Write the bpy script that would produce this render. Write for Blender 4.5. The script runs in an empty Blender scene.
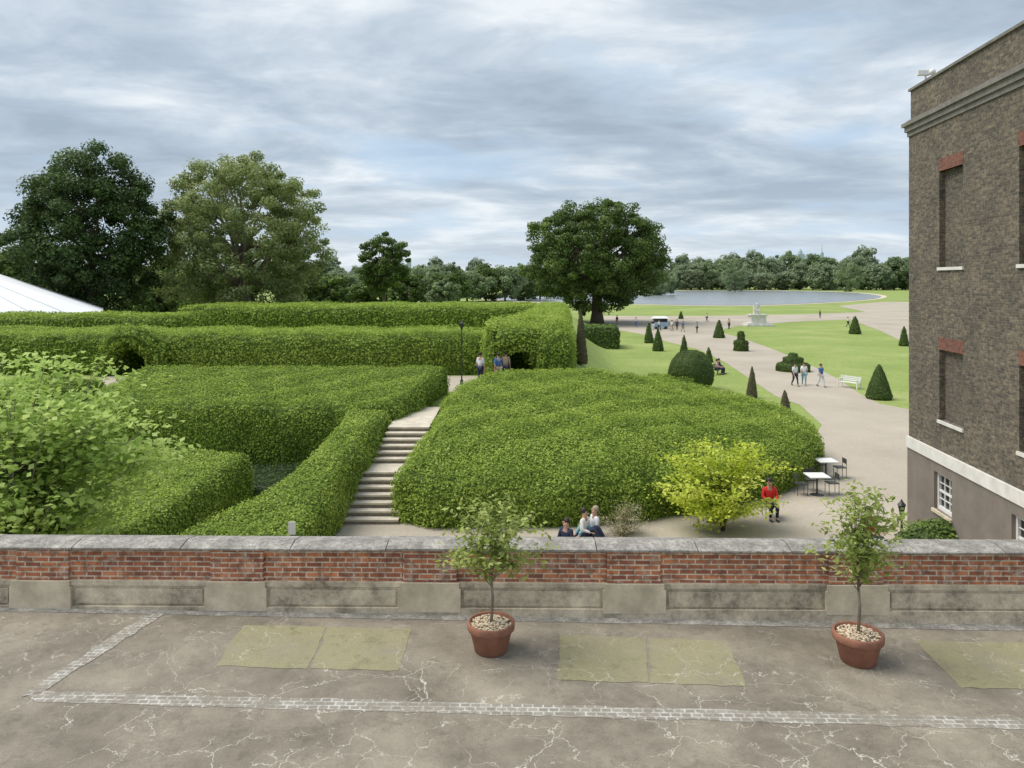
import bpy, math, random
import numpy as np
from mathutils import Vector, geometry
random.seed(4); RNG=np.random.default_rng(7)
C=bpy.context.scene.collection
F=750.0; HY=281.0; H=8.0
def pt(px,py,z=0.0):
    Y=F*(H-z)/(py-HY); return ((px-512)/F*Y,Y)
def tpt(px,py):
    Y=4.5*F/(py-HY)/(1-0.0107*(px-512)/(py-HY)); x=(px-512)/F*Y
    return (x,Y,3.5-0.0107*x)
def sm(a,b,x):
    t=np.clip((np.asarray(x,float)-a)/(b-a),0,1); return t*t*(3-2*t)
def gz(x,y):
    x=np.asarray(x,float); y=np.asarray(y,float)
    return 2.3*sm(31,36.5,y)*(1-sm(0,1,(x-(2.8+.075*(y-40)))/5))*(1-sm(120,160,y))
# ---------------------------------------------------------------- materials
def new_mat(name):
    m=bpy.data.materials.new(name); m.use_nodes=True; nt=m.node_tree
    return m,nt,nt.nodes['Principled BSDF'],nt.nodes['Material Output']
def nd(nt,t,**k):
    n=nt.nodes.new(t)
    for a,b in k.items(): setattr(n,a,b)
    return n
def ramp(nt,src,stops):
    r=nd(nt,'ShaderNodeValToRGB'); e=r.color_ramp.elements
    while len(e)<len(stops): e.new(0.5)
    for i,(p,c) in enumerate(stops): e[i].position=p; e[i].color=(c[0],c[1],c[2],1)
    nt.links.new(src,r.inputs[0]); return r.outputs[0]
def noise(nt,scale,detail=5,rough=.6,vec=None,dist=0):
    n=nd(nt,'ShaderNodeTexNoise'); n.inputs['Scale'].default_value=scale; n.inputs['Detail'].default_value=detail
    n.inputs['Roughness'].default_value=rough; n.inputs['Distortion'].default_value=dist
    if vec is not None: nt.links.new(vec,n.inputs['Vector'])
    return n.outputs['Fac']
def coord(nt,which='Object'):
    return nd(nt,'ShaderNodeTexCoord').outputs[which]
def mixc(nt,fac,a,b,mode='MIX'):
    m=nd(nt,'ShaderNodeMix',data_type='RGBA',blend_type=mode)
    for s,v in ((m.inputs[0],fac),(m.inputs[6],a),(m.inputs[7],b)):
        if hasattr(v,'links') or hasattr(v,'is_linked'): nt.links.new(v,s)
        elif isinstance(v,(int,float)): s.default_value=v
        else: s.default_value=(v[0],v[1],v[2],1)
    return m.outputs[2]
def math_(nt,op,a,b=None):
    m=nd(nt,'ShaderNodeMath',operation=op)
    for i,v in enumerate((a,b)):
        if v is None: continue
        if isinstance(v,(int,float)): m.inputs[i].default_value=v
        else: nt.links.new(v,m.inputs[i])
    return m.outputs[0]
def bump(nt,b,h,s=.3,d=.02):
    n=nd(nt,'ShaderNodeBump'); n.inputs['Strength'].default_value=s; n.inputs['Distance'].default_value=d
    nt.links.new(h,n.inputs['Height']); nt.links.new(n.outputs[0],b.inputs['Normal'])
def simple(name,c1,c2=None,scale=3,rough=.8,bs=0,metal=0,detail=6,bsc=None):
    m,nt,b,o=new_mat(name); b.inputs['Roughness'].default_value=rough; b.inputs['Metallic'].default_value=metal
    if c2 is None: c2=tuple(x*.75 for x in c1)
    f=noise(nt,scale,detail,.65,coord(nt))
    nt.links.new(ramp(nt,f,[(.3,c2),(.7,c1)]),b.inputs['Base Color'])
    if bs: bump(nt,b,noise(nt,bsc or scale*8,4,.6,coord(nt)),bs,.02)
    return m
def leafmat(name,stops,trans=.3,rough=.6):
    m,nt,b,o=new_mat(name); a=nd(nt,'ShaderNodeAttribute',attribute_name='tint')
    c=ramp(nt,a.outputs['Fac'],stops); nt.links.new(c,b.inputs['Base Color']); b.inputs['Roughness'].default_value=rough
    b.inputs['Specular IOR Level'].default_value=.25
    t=nd(nt,'ShaderNodeBsdfTranslucent'); nt.links.new(c,t.inputs[0]); x=nd(nt,'ShaderNodeMixShader'); x.inputs[0].default_value=trans
    nt.links.new(b.outputs[0],x.inputs[1]); nt.links.new(t.outputs[0],x.inputs[2]); nt.links.new(x.outputs[0],o.inputs[0]); return m
def brickmat(name,c1,c2,mortar,msize=.012,white=0,bs=.5,third=None,stain=(.62,1.3)):
    m,nt,b,o=new_mat(name); s=nd(nt,'ShaderNodeSeparateXYZ'); nt.links.new(coord(nt),s.inputs[0])
    cb=nd(nt,'ShaderNodeCombineXYZ'); nt.links.new(math_(nt,'ADD',s.outputs[0],s.outputs[1]),cb.inputs[0]); nt.links.new(s.outputs[2],cb.inputs[1])
    t=nd(nt,'ShaderNodeTexBrick'); nt.links.new(cb.outputs[0],t.inputs['Vector']); t.inputs['Scale'].default_value=1
    t.inputs['Brick Width'].default_value=.215; t.inputs['Row Height'].default_value=.068; t.inputs['Mortar Size'].default_value=msize
    t.inputs['Mortar Smooth'].default_value=.2
    t.inputs['Color1'].default_value=(*c1,1); t.inputs['Color2'].default_value=(*c2,1); t.inputs['Mortar'].default_value=(*mortar,1)
    n1=noise(nt,.9,9,.75,coord(nt)); n2=noise(nt,9,3,.6,cb.outputs[0])
    col=mixc(nt,ramp(nt,n2,[(.45,(0,0,0)),(.62,(1,1,1))]),t.outputs['Color'],mixc(nt,.6,t.outputs['Color'],third or tuple(x*.35 for x in c1)))
    lo,hi=stain; col=mixc(nt,1.0,col,ramp(nt,n1,[(.3,(lo,lo,lo*1.02)),(.7,(hi,hi*.97,hi*.91))]),'MULTIPLY')
    if white: col=mixc(nt,ramp(nt,noise(nt,4,8,.8,coord(nt)),[(.52,(0,0,0)),(.68,(white,white,white))]),col,(.58,.52,.44))
    nt.links.new(col,b.inputs['Base Color']); b.inputs['Roughness'].default_value=.9
    bump(nt,b,math_(nt,'SUBTRACT',1.0,t.outputs['Fac']),bs,.012); return m
M={}
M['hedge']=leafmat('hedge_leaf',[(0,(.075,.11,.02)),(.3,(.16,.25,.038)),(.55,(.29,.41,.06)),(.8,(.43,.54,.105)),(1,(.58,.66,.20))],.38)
M['plane']=leafmat('plane_leaf',[(0,(.13,.17,.065)),(.5,(.31,.37,.14)),(1,(.55,.59,.28))],.4)
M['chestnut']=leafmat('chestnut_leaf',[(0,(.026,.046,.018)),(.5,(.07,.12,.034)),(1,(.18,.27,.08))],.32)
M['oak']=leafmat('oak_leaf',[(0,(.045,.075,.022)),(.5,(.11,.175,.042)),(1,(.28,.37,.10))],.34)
M['far']=leafmat('hazed_far_leaf',[(0,(.17,.235,.12)),(.5,(.24,.32,.16)),(1,(.33,.41,.21))],.35)  # distance haze painted into the leaf colour by paling it
M['far2']=leafmat('far_leaf_haze',[(0,(.21,.27,.17)),(.5,(.27,.34,.20)),(1,(.34,.41,.25))],.35)  # paler still, more distance haze mixed into the leaf colour
M['gold']=leafmat('gold_leaf',[(0,(.28,.36,.03)),(.5,(.56,.66,.07)),(1,(.80,.84,.22))],.45)
M['maple']=leafmat('maple_leaf',[(0,(.22,.33,.06)),(.5,(.42,.57,.14)),(1,(.64,.76,.28))],.45)
M['bay']=leafmat('bay_leaf',[(0,(.11,.16,.035)),(.5,(.31,.39,.09)),(1,(.57,.62,.22))],.42)
M['yew']=leafmat('yew_leaf',[(0,(.03,.05,.013)),(.5,(.09,.15,.034)),(1,(.24,.34,.075))],.28)
M['rust']=leafmat('rust_leaf',[(0,(.07,.065,.04)),(.5,(.15,.135,.075)),(1,(.29,.26,.15))],.2)
M['dry']=leafmat('dry_leaf',[(0,(.14,.14,.06)),(.5,(.36,.34,.18)),(1,(.7,.65,.48))],.3)
M['bark']=simple('bark',(.15,.12,.085),(.06,.05,.035),8,.9,.6)
M['bark_light']=simple('bark_light',(.32,.28,.21),(.16,.13,.10),12,.9,.4)
M['stone']=simple('pale_stone',(.76,.66,.50),(.42,.355,.26),3,.85,.3,detail=10,bsc=60)
M['tread']=simple('step_tread_stone',(.68,.61,.50),(.46,.41,.33),3,.85,.2,bsc=40)  # paler than the riser stone
M['riser']=simple('step_riser_stone',(.34,.30,.24),(.20,.175,.14),5,.9)  # darker stone colour for the vertical faces of the steps
M['whitestone']=simple('white_stone',(.78,.76,.72),(.6,.58,.54),3,.8)
M['corn']=simple('grey_cornice_stone',(.25,.235,.21),(.15,.14,.125),3,.85,.3,bsc=30)
M['statue']=simple('marble',(.78,.76,.7),(.5,.49,.46),2,.6)
M['cream']=simple('pebble',(.8,.68,.5),(.5,.38,.26),25,.8,.4)
M['terra']=simple('terracotta',(.33,.145,.088),(.20,.09,.058),7,.85,.2)
M['black']=simple('black_metal',(.035,.037,.038),rough=.5)
M['white']=simple('white_paint',(.8,.8,.78),(.7,.7,.68),2,.5)
M['tent']=simple('tent_fabric',(.85,.86,.88),(.78,.79,.82),.3,.6)
M['darkwood']=simple('dark_furniture',(.07,.07,.065),rough=.6)
M['glass']=simple('dark_glass',(.03,.035,.04),rough=.1)
M['skin']=simple('skin',(.55,.33,.24),(.48,.28,.2),4,.6)
M['red']=simple('red_cloth',(.75,.03,.03),rough=.8)
M['blue']=simple('blue_cloth',(.06,.16,.42),rough=.8)
M['navy']=simple('navy_cloth',(.02,.03,.07),rough=.8)
M['pale']=simple('pale_cloth',(.75,.78,.82),rough=.8)
M['pink']=simple('pink_cloth',(.65,.4,.4),rough=.8)
M['teal']=simple('teal_cloth',(.2,.42,.5),rough=.8)
M['tan']=simple('tan_cloth',(.42,.34,.24),rough=.8)
M['hair']=simple('dark_hair',(.03,.02,.015),rough=.6)
M['eye']=simple('eye_dark',(.01,.01,.01),rough=.2)
M['kiosk']=simple('pale_blue_paint',(.35,.5,.62),rough=.4)
M['tower']=simple('hazy_concrete',(.44,.51,.58),(.40,.47,.54),.01,.9)  # bluish distance haze painted into the tower colour
M['cob']=simple('hazed_far_brick',(.46,.47,.50),(.40,.41,.44),.1,.9)  # tower floor bands, tinted with the same painted haze
m,nt,b,o=new_mat('weathered_coping'); co=coord(nt)
c=ramp(nt,noise(nt,3.5,10,.82,co),[(.32,(.13,.12,.105)),(.48,(.28,.265,.24)),(.66,(.54,.51,.46))])
c=mixc(nt,ramp(nt,noise(nt,22,5,.85,co),[(.5,(0,0,0)),(.6,(.75,.75,.75))]),c,(.12,.11,.095))
nt.links.new(c,b.inputs['Base Color']); b.inputs['Roughness'].default_value=.85; bump(nt,b,noise(nt,40,4,.7,co),.6,.012); M['coping']=m
m,nt,b,o=new_mat('stained_stone'); co=coord(nt)
c=ramp(nt,noise(nt,1.8,10,.82,co),[(.35,(.17,.14,.105)),(.48,(.47,.405,.305)),(.64,(.76,.66,.50))])
nt.links.new(c,b.inputs['Base Color']); b.inputs['Roughness'].default_value=.9; bump(nt,b,noise(nt,40,4,.7,co),.4,.01); M['plinth']=m
M['brick_red']=brickmat('red_garden_brick',(.66,.245,.115),(.30,.10,.065),(.66,.57,.45),.010,.75,.5,(.15,.075,.055),(.7,1.25))
M['brick_brown']=brickmat('brown_stock_brick',(.245,.205,.15),(.105,.09,.072),(.185,.168,.14),.010,0,.6,(.05,.046,.042),(.55,1.25))
M['brick_arch']=brickmat('rubbed_red_brick',(.23,.095,.068),(.18,.08,.06),(.20,.13,.10),.006,0,.3)
M['brick_blind']=brickmat('blind_brick',(.20,.17,.125),(.10,.088,.07),(.17,.155,.13),.010,0,.5,(.05,.046,.042),(.6,1.2))
M['render']=simple('grey_brown_render',(.24,.205,.175),(.165,.14,.12),1.2,.9,.3,bsc=30)
def terracemat(name,moss):
    m,nt,b,o=new_mat(name); co=coord(nt)
    base=ramp(nt,noise(nt,.8,10,.72,co),[(.3,(.13,.11,.083)),(.48,(.215,.187,.145)),(.68,(.32,.28,.22))])
    if moss: base=mixc(nt,ramp(nt,noise(nt,1.5,10,.82,co),[(.36,(.2,.2,.2)),(.54,(.9,.9,.9))]),base,(.285,.265,.145))
    base=mixc(nt,1.0,base,ramp(nt,noise(nt,70,3,.8,co),[(.3,(.78,.78,.78)),(.7,(1.2,1.2,1.2))]),'MULTIPLY')
    base=mixc(nt,ramp(nt,noise(nt,3,9,.85,co),[(.52,(0,0,0)),(.66,(.6,.6,.6))]),base,(.085,.072,.055))
    dn=nd(nt,'ShaderNodeTexNoise'); dn.inputs['Scale'].default_value=1.6; dn.inputs['Detail'].default_value=6; dn.inputs['Roughness'].default_value=.6; nt.links.new(co,dn.inputs['Vector'])
    vv=nd(nt,'ShaderNodeVectorMath',operation='MULTIPLY_ADD'); nt.links.new(dn.outputs['Color'],vv.inputs[0]); vv.inputs[1].default_value=(.9,.9,0); nt.links.new(co,vv.inputs[2])
    sp=nd(nt,'ShaderNodeSeparateXYZ'); nt.links.new(co,sp.inputs[0]); far=ramp(nt,math_(nt,'MULTIPLY',sp.outputs[1],.1),[(.78,(1,1,1)),(.92,(.55,.55,.55))])
    for sc_,w_,lo,hi,s_,seed in ((1.3,.0052,.45,.55,.85,0),(2.8,.009,.49,.59,.75,4)):
        v=nd(nt,'ShaderNodeTexVoronoi',feature='DISTANCE_TO_EDGE'); v.inputs['Scale'].default_value=sc_; nt.links.new(vv.outputs[0],v.inputs['Vector'])
        cr=ramp(nt,v.outputs['Distance'],[(w_*.5,(1,1,1)),(w_*1.25,(0,0,0))])
        msk=ramp(nt,noise(nt,.9+.3*seed/4,4,.6,co,seed*.3),[(lo,(0,0,0)),(hi,(s_,s_,s_))])
        base=mixc(nt,mixc(nt,1.0,mixc(nt,1.0,cr,msk,'MULTIPLY'),far,'MULTIPLY'),base,(.60,.57,.50))
    nt.links.new(base,b.inputs['Base Color']); b.inputs['Roughness'].default_value=.8; bump(nt,b,noise(nt,80,3,.7,co),.3,.005); return m
M['terrace']=terracemat('terrace_surface',0); M['flag']=terracemat('mossy_flagstone',1)
m,nt,b,o=new_mat('white_setts'); co=coord(nt)
t=nd(nt,'ShaderNodeTexBrick'); nt.links.new(co,t.inputs['Vector']); t.inputs['Scale'].default_value=1; t.inputs['Brick Width'].default_value=.11; t.inputs['Row Height'].default_value=.07
t.inputs['Mortar Size'].default_value=.014; t.inputs['Mortar Smooth'].default_value=.8; t.inputs['Color1'].default_value=(.22,.20,.17,1); t.inputs['Color2'].default_value=(.34,.32,.28,1); t.inputs['Mortar'].default_value=(.54,.53,.49,1)
c=mixc(nt,ramp(nt,noise(nt,3.0,10,.9,co),[(.44,(0,0,0)),(.56,(.95,.95,.95))]),t.outputs['Color'],(.23,.205,.165))
nt.links.new(c,b.inputs['Base Color']); b.inputs['Roughness'].default_value=.85; M['setts']=m
m,nt,b,o=new_mat('lawn'); co=coord(nt)
c=ramp(nt,noise(nt,.06,8,.7,co),[(.3,(.18,.25,.055)),(.5,(.24,.32,.075)),(.7,(.35,.40,.14))])
c=mixc(nt,1.0,c,ramp(nt,noise(nt,2.5,6,.8,co),[(.3,(.7,.72,.7)),(.7,(1.25,1.2,1.2))]),'MULTIPLY')
nt.links.new(c,b.inputs['Base Color']); b.inputs['Roughness'].default_value=.95; bump(nt,b,noise(nt,12,5,.8,co),.6,.05); M['lawn']=m
m,nt,b,o=new_mat('gravel'); co=coord(nt)
c=ramp(nt,noise(nt,.12,8,.65,co),[(.3,(.35,.305,.24)),(.7,(.48,.425,.35))])
c=mixc(nt,1.0,c,ramp(nt,noise(nt,7,6,.8,co),[(.3,(.85,.85,.85)),(.7,(1.12,1.12,1.12))]),'MULTIPLY')
nt.links.new(c,b.inputs['Base Color']); b.inputs['Roughness'].default_value=.95; M['gravel']=m
m,nt,b,o=new_mat('pond_water'); b.inputs['Base Color'].default_value=(.26,.29,.31,1); b.inputs['Roughness'].default_value=.2
bump(nt,b,noise(nt,.5,4,.6,coord(nt)),.5,.3); M['water']=m
# ---------------------------------------------------------------- tagging
def tag(o,label=None,cat=None,group=None,kind=None):
    if label: o['label']=label
    if cat: o['category']=cat
    if group: o['group']=group
    if kind: o['kind']=kind
    return o
def empty(name,loc=(0,0,0),rz=0,label=None,cat=None,group=None):
    o=bpy.data.objects.new(name,None); C.objects.link(o); o.location=loc; o.rotation_euler=(0,0,rz); o.empty_display_size=.1
    return tag(o,label,cat,group)
def link(name,me,mat=None,parent=None):
    o=bpy.data.objects.new(name,me); C.objects.link(o)
    if mat: me.materials.append(mat)
    if parent: o.parent=parent
    return o
class MB:
    def __init__(s): s.V=[]; s.F=[]
    def add(s,V,Fs):
        n=len(s.V); s.V+= [tuple(v) for v in V]; s.F+=[tuple(i+n for i in f) for f in Fs]; return s
    def box(s,x0,x1,y0,y1,z0,z1):
        return s.add([(x0,y0,z0),(x1,y0,z0),(x1,y1,z0),(x0,y1,z0),(x0,y0,z1),(x1,y0,z1),(x1,y1,z1),(x0,y1,z1)],
            [(0,3,2,1),(4,5,6,7),(0,1,5,4),(1,2,6,5),(2,3,7,6),(3,0,4,7)])
    def tube(s,pts,rad,seg=7):
        pts=[Vector(p) for p in pts]; V=[];Fs=[]
        for i,p in enumerate(pts):
            d=(pts[min(i+1,len(pts)-1)]-pts[max(i-1,0)]).normalized()
            a=d.cross(Vector((0.31,0.95,.02)) if abs(d.z)>.8 else Vector((0,0,1))).normalized(); b2=d.cross(a)
            r=rad[i] if hasattr(rad,'__len__') else rad
            for k in range(seg):
                t=2*math.pi*k/seg; V.append(p+a*math.cos(t)*r+b2*math.sin(t)*r)
        for i in range(len(pts)-1):
            for k in range(seg):
                k2=(k+1)%seg; Fs.append((i*seg+k,i*seg+k2,(i+1)*seg+k2,(i+1)*seg+k))
        Fs.append(tuple(range(seg))[::-1]); Fs.append(tuple((len(pts)-1)*seg+k for k in range(seg)))
        return s.add(V,Fs)
    def lathe(s,prof,c=(0,0,0),seg=20,sx=1,sy=1):
        V=[];Fs=[]
        for r,z in prof:
            for k in range(seg):
                t=2*math.pi*k/seg; V.append((c[0]+r*sx*math.cos(t),c[1]+r*sy*math.sin(t),c[2]+z))
        for i in range(len(prof)-1):
            for k in range(seg):
                k2=(k+1)%seg; Fs.append((i*seg+k,i*seg+k2,(i+1)*seg+k2,(i+1)*seg+k))
        Fs.append(tuple(range(seg))[::-1]); Fs.append(tuple((len(prof)-1)*seg+k for k in range(seg)))
        return s.add(V,Fs)
    def ball(s,c,rx,ry,rz,seg=12,n=7):
        return s.lathe([(max(.001,math.sin(math.pi*i/n)),-math.cos(math.pi*i/n)*rz) for i in range(n+1)],c,seg,rx,ry)
    def build(s,name,mat,parent=None,smooth=False):
        me=bpy.data.meshes.new(name); me.from_pydata(s.V,[],s.F); me.update()
        if smooth: me.polygons.foreach_set('use_smooth',[True]*len(me.polygons))
        return link(name,me,mat,parent)
    def tris(s):
        T=[]
        for f in s.F:
            for k in range(1,len(f)-1): T.append((f[0],f[k],f[k+1]))
        return np.array(s.V,float),np.array(T,int)
def nz(P,scale,seed=0):
    r=np.random.default_rng(seed+100); P=np.asarray(P); out=0
    for i in range(7):
        k=r.normal(size=3)*scale*(1+.35*i); out=out+np.sin(P@k+r.uniform(0,6.3))/(1+.25*i)
    return out/3.2
def unit(v): return v/np.maximum(np.linalg.norm(v,axis=1,keepdims=True),1e-9)
def leafquads(P,N,size,asp=.6):
    n=len(P); N=unit(N); R=RNG.normal(size=(n,3)); U=unit(np.cross(N,R)); W=np.cross(N,U)
    s=(size*RNG.uniform(.6,1.3,n))[:,None]
    V=np.stack([P-U*s,P+W*s*asp+N*s*.15,P+U*s,P-W*s*asp+N*s*.15],1).reshape(-1,3)
    Q=np.arange(4*n).reshape(n,4); return V,Q
def mesh_np(name,V,Q,T,tint):
    me=bpy.data.meshes.new(name); me.vertices.add(len(V)); me.vertices.foreach_set('co',np.asarray(V,np.float32).ravel())
    nq,ntri=len(Q),len(T); me.loops.add(4*nq+3*ntri); me.polygons.add(nq+ntri)
    idx=np.concatenate([np.asarray(Q).ravel(),np.asarray(T).ravel()]).astype(np.int32); me.loops.foreach_set('vertex_index',idx)
    st=np.concatenate([np.arange(nq)*4,4*nq+np.arange(ntri)*3]).astype(np.int32); me.polygons.foreach_set('loop_start',st)
    me.update(calc_edges=True); a=me.attributes.new('tint','FLOAT','POINT'); a.data.foreach_set('value',np.asarray(tint,np.float32)); return me
def sample(V,T,dens):
    A=V[T[:,0]];B=V[T[:,1]];Cc=V[T[:,2]]; cr=np.cross(B-A,Cc-A); ar=np.linalg.norm(cr,axis=1)/2
    n=max(20,int(ar.sum()*dens)); i=RNG.choice(len(T),n,p=ar/ar.sum()); u=RNG.random((n,1)); v=RNG.random((n,1)); f=(u+v)>1; u=np.where(f,1-u,u); v=np.where(f,1-v,v)
    return A[i]+(B[i]-A[i])*u+(Cc[i]-A[i])*v, unit(cr[i])
def leafy(name,V,T,mat,parent=None,dens=150,size=.08,lift=.08,jit=.5,clump=1.2,core=.2,bias=.45,amp=.06,asp=.6):
    V=V+np.stack([nz(V,clump*1.6,1),nz(V,clump*1.6,2),nz(V,clump*1.6,3)],1)*amp
    P,N=sample(V,T,dens)
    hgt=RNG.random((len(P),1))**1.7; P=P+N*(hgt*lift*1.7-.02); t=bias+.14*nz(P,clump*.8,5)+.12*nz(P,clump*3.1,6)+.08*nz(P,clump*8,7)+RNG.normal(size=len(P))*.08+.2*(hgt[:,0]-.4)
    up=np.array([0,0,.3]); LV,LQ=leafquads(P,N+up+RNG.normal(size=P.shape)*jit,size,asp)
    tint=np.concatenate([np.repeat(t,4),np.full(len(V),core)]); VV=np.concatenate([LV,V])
    return link(name,mesh_np(name,VV,LQ,T+len(LV),tint),mat,parent)
# ---------------------------------------------------------------- polygons
def resample(poly,step):
    out=[]; n=len(poly)
    for i in range(n):
        a=np.array(poly[i],float); b_=np.array(poly[(i+1)%n],float); L=np.linalg.norm(b_-a); k=max(1,int(round(L/step)))
        for j in range(k): out.append(a+(b_-a)*j/k)
    return np.array(out)
def ccw(p):
    p=np.array(p,float); x,y=p[:,0],p[:,1]
    return p if (x*np.roll(y,-1)-np.roll(x,-1)*y).sum()>0 else p[::-1]
def smoothpoly(p,it=2):
    p=np.array(p,float)
    for _ in range(it):
        q=np.roll(p,-1,0); p=np.stack([p*.75+q*.25,p*.25+q*.75],1).reshape(-1,2)
    return p
def inside(P,poly):
    x,y=P[:,0],P[:,1]; r=np.zeros(len(P),bool); n=len(poly)
    for i in range(n):
        x1,y1=poly[i]; x2,y2=poly[(i+1)%n]
        c=((y1>y)!=(y2>y))&(x<(x2-x1)*(y-y1)/((y2-y1) if y2!=y1 else 1e-9)+x1); r^=c
    return r
def fill(ring,step):
    ring=np.array(ring); n=len(ring); lo,hi=ring.min(0),ring.max(0)
    gx,gy=np.meshgrid(np.arange(lo[0]+step/2,hi[0],step),np.arange(lo[1]+step/2,hi[1],step)); G=np.stack([gx.ravel(),gy.ravel()],1)
    if len(G):
        G=G+RNG.uniform(-.05,.05,G.shape)*step; G=G[inside(G,ring)]
    if len(G):
        d=np.min(np.linalg.norm(G[:,None,:]-ring[None],axis=2),1) if len(G)*n<6e6 else np.full(len(G),9.); G=G[d>step*.35]
    P=[Vector(p) for p in ring]+[Vector(p) for p in G]
    r=geometry.delaunay_2d_cdt(P,[(i,(i+1)%n) for i in range(n)],[],1,1e-5)
    return np.array([tuple(v) for v in r[0]]),[tuple(f) for f in r[2]]
def sheet(name,poly,off,mat,step=3,zf=gz,sp=0):
    p=smoothpoly(poly,sp) if sp else poly; p=resample(ccw(p),step); V,Fs=fill(p,step); z=zf(V[:,0],V[:,1])+off
    me=bpy.data.meshes.new(name); me.from_pydata([(a[0],a[1],zz) for a,zz in zip(V,z)],[],Fs); me.update()
    if me.polygons and me.polygons[0].normal.z<0: me.flip_normals()
    return tag(link(name,me,mat),kind='structure')
def hedgecore(poly,zt,zb,step=.5,round_=.25,sp=0):
    p=smoothpoly(poly,sp) if sp else poly; p=resample(ccw(p),step); n=len(p)
    d=np.roll(p,-1,0)-np.roll(p,1,0); nrm=unit(np.stack([-d[:,1],d[:,0]],1))
    V=[];T=[]
    lv=[(0,.08),(.35,0),(.68,.0),(.84,round_*.2),(.95,round_*.55),(1.0,round_)]
    for f,ins in lv:
        q=p+nrm*ins; b_=zb(q[:,0],q[:,1]); t=zt(q[:,0],q[:,1]); V.append(np.column_stack([q,b_+(t-b_)*f]))
    for l in range(len(lv)-1):
        for i in range(n):
            j=(i+1)%n; a,b_,c,d_=l*n+i,l*n+j,(l+1)*n+j,(l+1)*n+i; T+=[(a,b_,c),(a,c,d_)]
    V=np.concatenate(V); W,Fs=fill(p+nrm*round_,step); k=len(V)
    W3=np.column_stack([W,zt(W[:,0],W[:,1])])
    for f in Fs:
        for q in range(1,len(f)-1):
            a,b_,c=f[0],f[q],f[q+1]; cr=(W[b_][0]-W[a][0])*(W[c][1]-W[a][1])-(W[b_][1]-W[a][1])*(W[c][0]-W[a][0])
            T.append((a+k,b_+k,c+k) if cr>0 else (a+k,c+k,b_+k))
    return np.concatenate([V,W3]),np.array(T)
def hedge(name,pieces,label,mat='hedge',group=None,step=.5,sp=0,rd=.25,**k):
    VV=[];TT=[];o=0
    for poly,zt,zb in pieces:
        f1=zt if callable(zt) else (lambda x,y,z=zt: np.full(np.shape(x),z,float)); f2=zb if callable(zb) else (lambda x,y,z=zb: np.full(np.shape(x),z,float))
        V,T=hedgecore(poly,f1,f2,step,rd,sp=sp); VV.append(V); TT.append(T+o); o+=len(V)
    ob=leafy(name,np.concatenate(VV),np.concatenate(TT),M[mat],**k); return tag(ob,label,'hedge',group)
# ---------------------------------------------------------------- terrain
def axis(parts):
    a=[]
    for s,e,d in parts: a+=list(np.arange(s,e,d))
    return np.array(a)
xs=np.concatenate([-np.geomspace(4000,85,14),axis([(-80,30,1.0),(30,80,5)]),np.geomspace(85,4000,14)])
ys=np.concatenate([[-400,-100,0,8],axis([(11,60,.8),(60,170,3)]),np.geomspace(175,6000,20)])
X,Y=np.meshgrid(xs,ys); Z=gz(X,Y); nx,ny=len(xs),len(ys)
I=np.arange(nx*ny).reshape(ny,nx); Q=np.stack([I[:-1,:-1],I[:-1,1:],I[1:,1:],I[1:,:-1]],-1).reshape(-1,4)
me=mesh_np('ground',np.stack([X.ravel(),Y.ravel(),Z.ravel()],1),Q,np.zeros((0,3),int),np.zeros(nx*ny)); me.polygons.foreach_set('use_smooth',[True]*len(me.polygons))
tag(link('ground',me,M['lawn']),kind='structure')
flat=lambda x,y: np.zeros(np.shape(x))
G1=[(-30,10.5),(30,10.5),(40,47)]+[pt(*p) for p in [(912,410),(880,404),(860,394),(838,379),(812,366),(780,352),(742,338),(715,331.5),(606,322.5),(606,328),(640,334),(668,342),(700,350),(726,363),(750,379),(775,396),(800,405),(822,425)]]+[(11,30),(4,25.6),(-2,25.2),(-6,25.1),(-30,24)]
sheet('forecourt_path',G1,.012,M['gravel'],2.5,flat)
G2=[pt(*p) for p in [(600,322.6),(714,331.6),(738,326),(800,321.5),(850,319.5),(878,330),(915,347),(1000,372),(1040,330),(960,302),(880,302),(838,306),(866,312),(800,314.5),(700,316),(600,316)]]
sheet('cross_path',G2,.02,M['gravel'],8,flat)
sheet('pond_rim',[pt(*p) for p in [(470,298.4),(520,302.8),(640,304.6),(700,306.4),(770,306),(840,302.8),(885,299),(888,295.2),(850,291.8),(770,290.3),(690,290.3),(600,291.7),(520,294),(480,295.8)]],.05,M['stone'],20,flat,2)
sheet('pond',[pt(*p) for p in [(480,298.2),(525,302.3),(642,304.1),(700,305.8),(770,305.4),(838,302.3),(880,298.8),(882,295.5),(848,292.1),(770,290.7),(690,290.7),(600,292.1),(522,294.4),(488,296.1)]],.12,M['water'],20,flat,2)
sheet('garden_path',[(-24,38.4),(-2.4,38.4),(1,41.2),(3,42),(2,48),(-1,47),(-1.5,44.8),(-24,45)],.03,M['gravel'],1.5)
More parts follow.
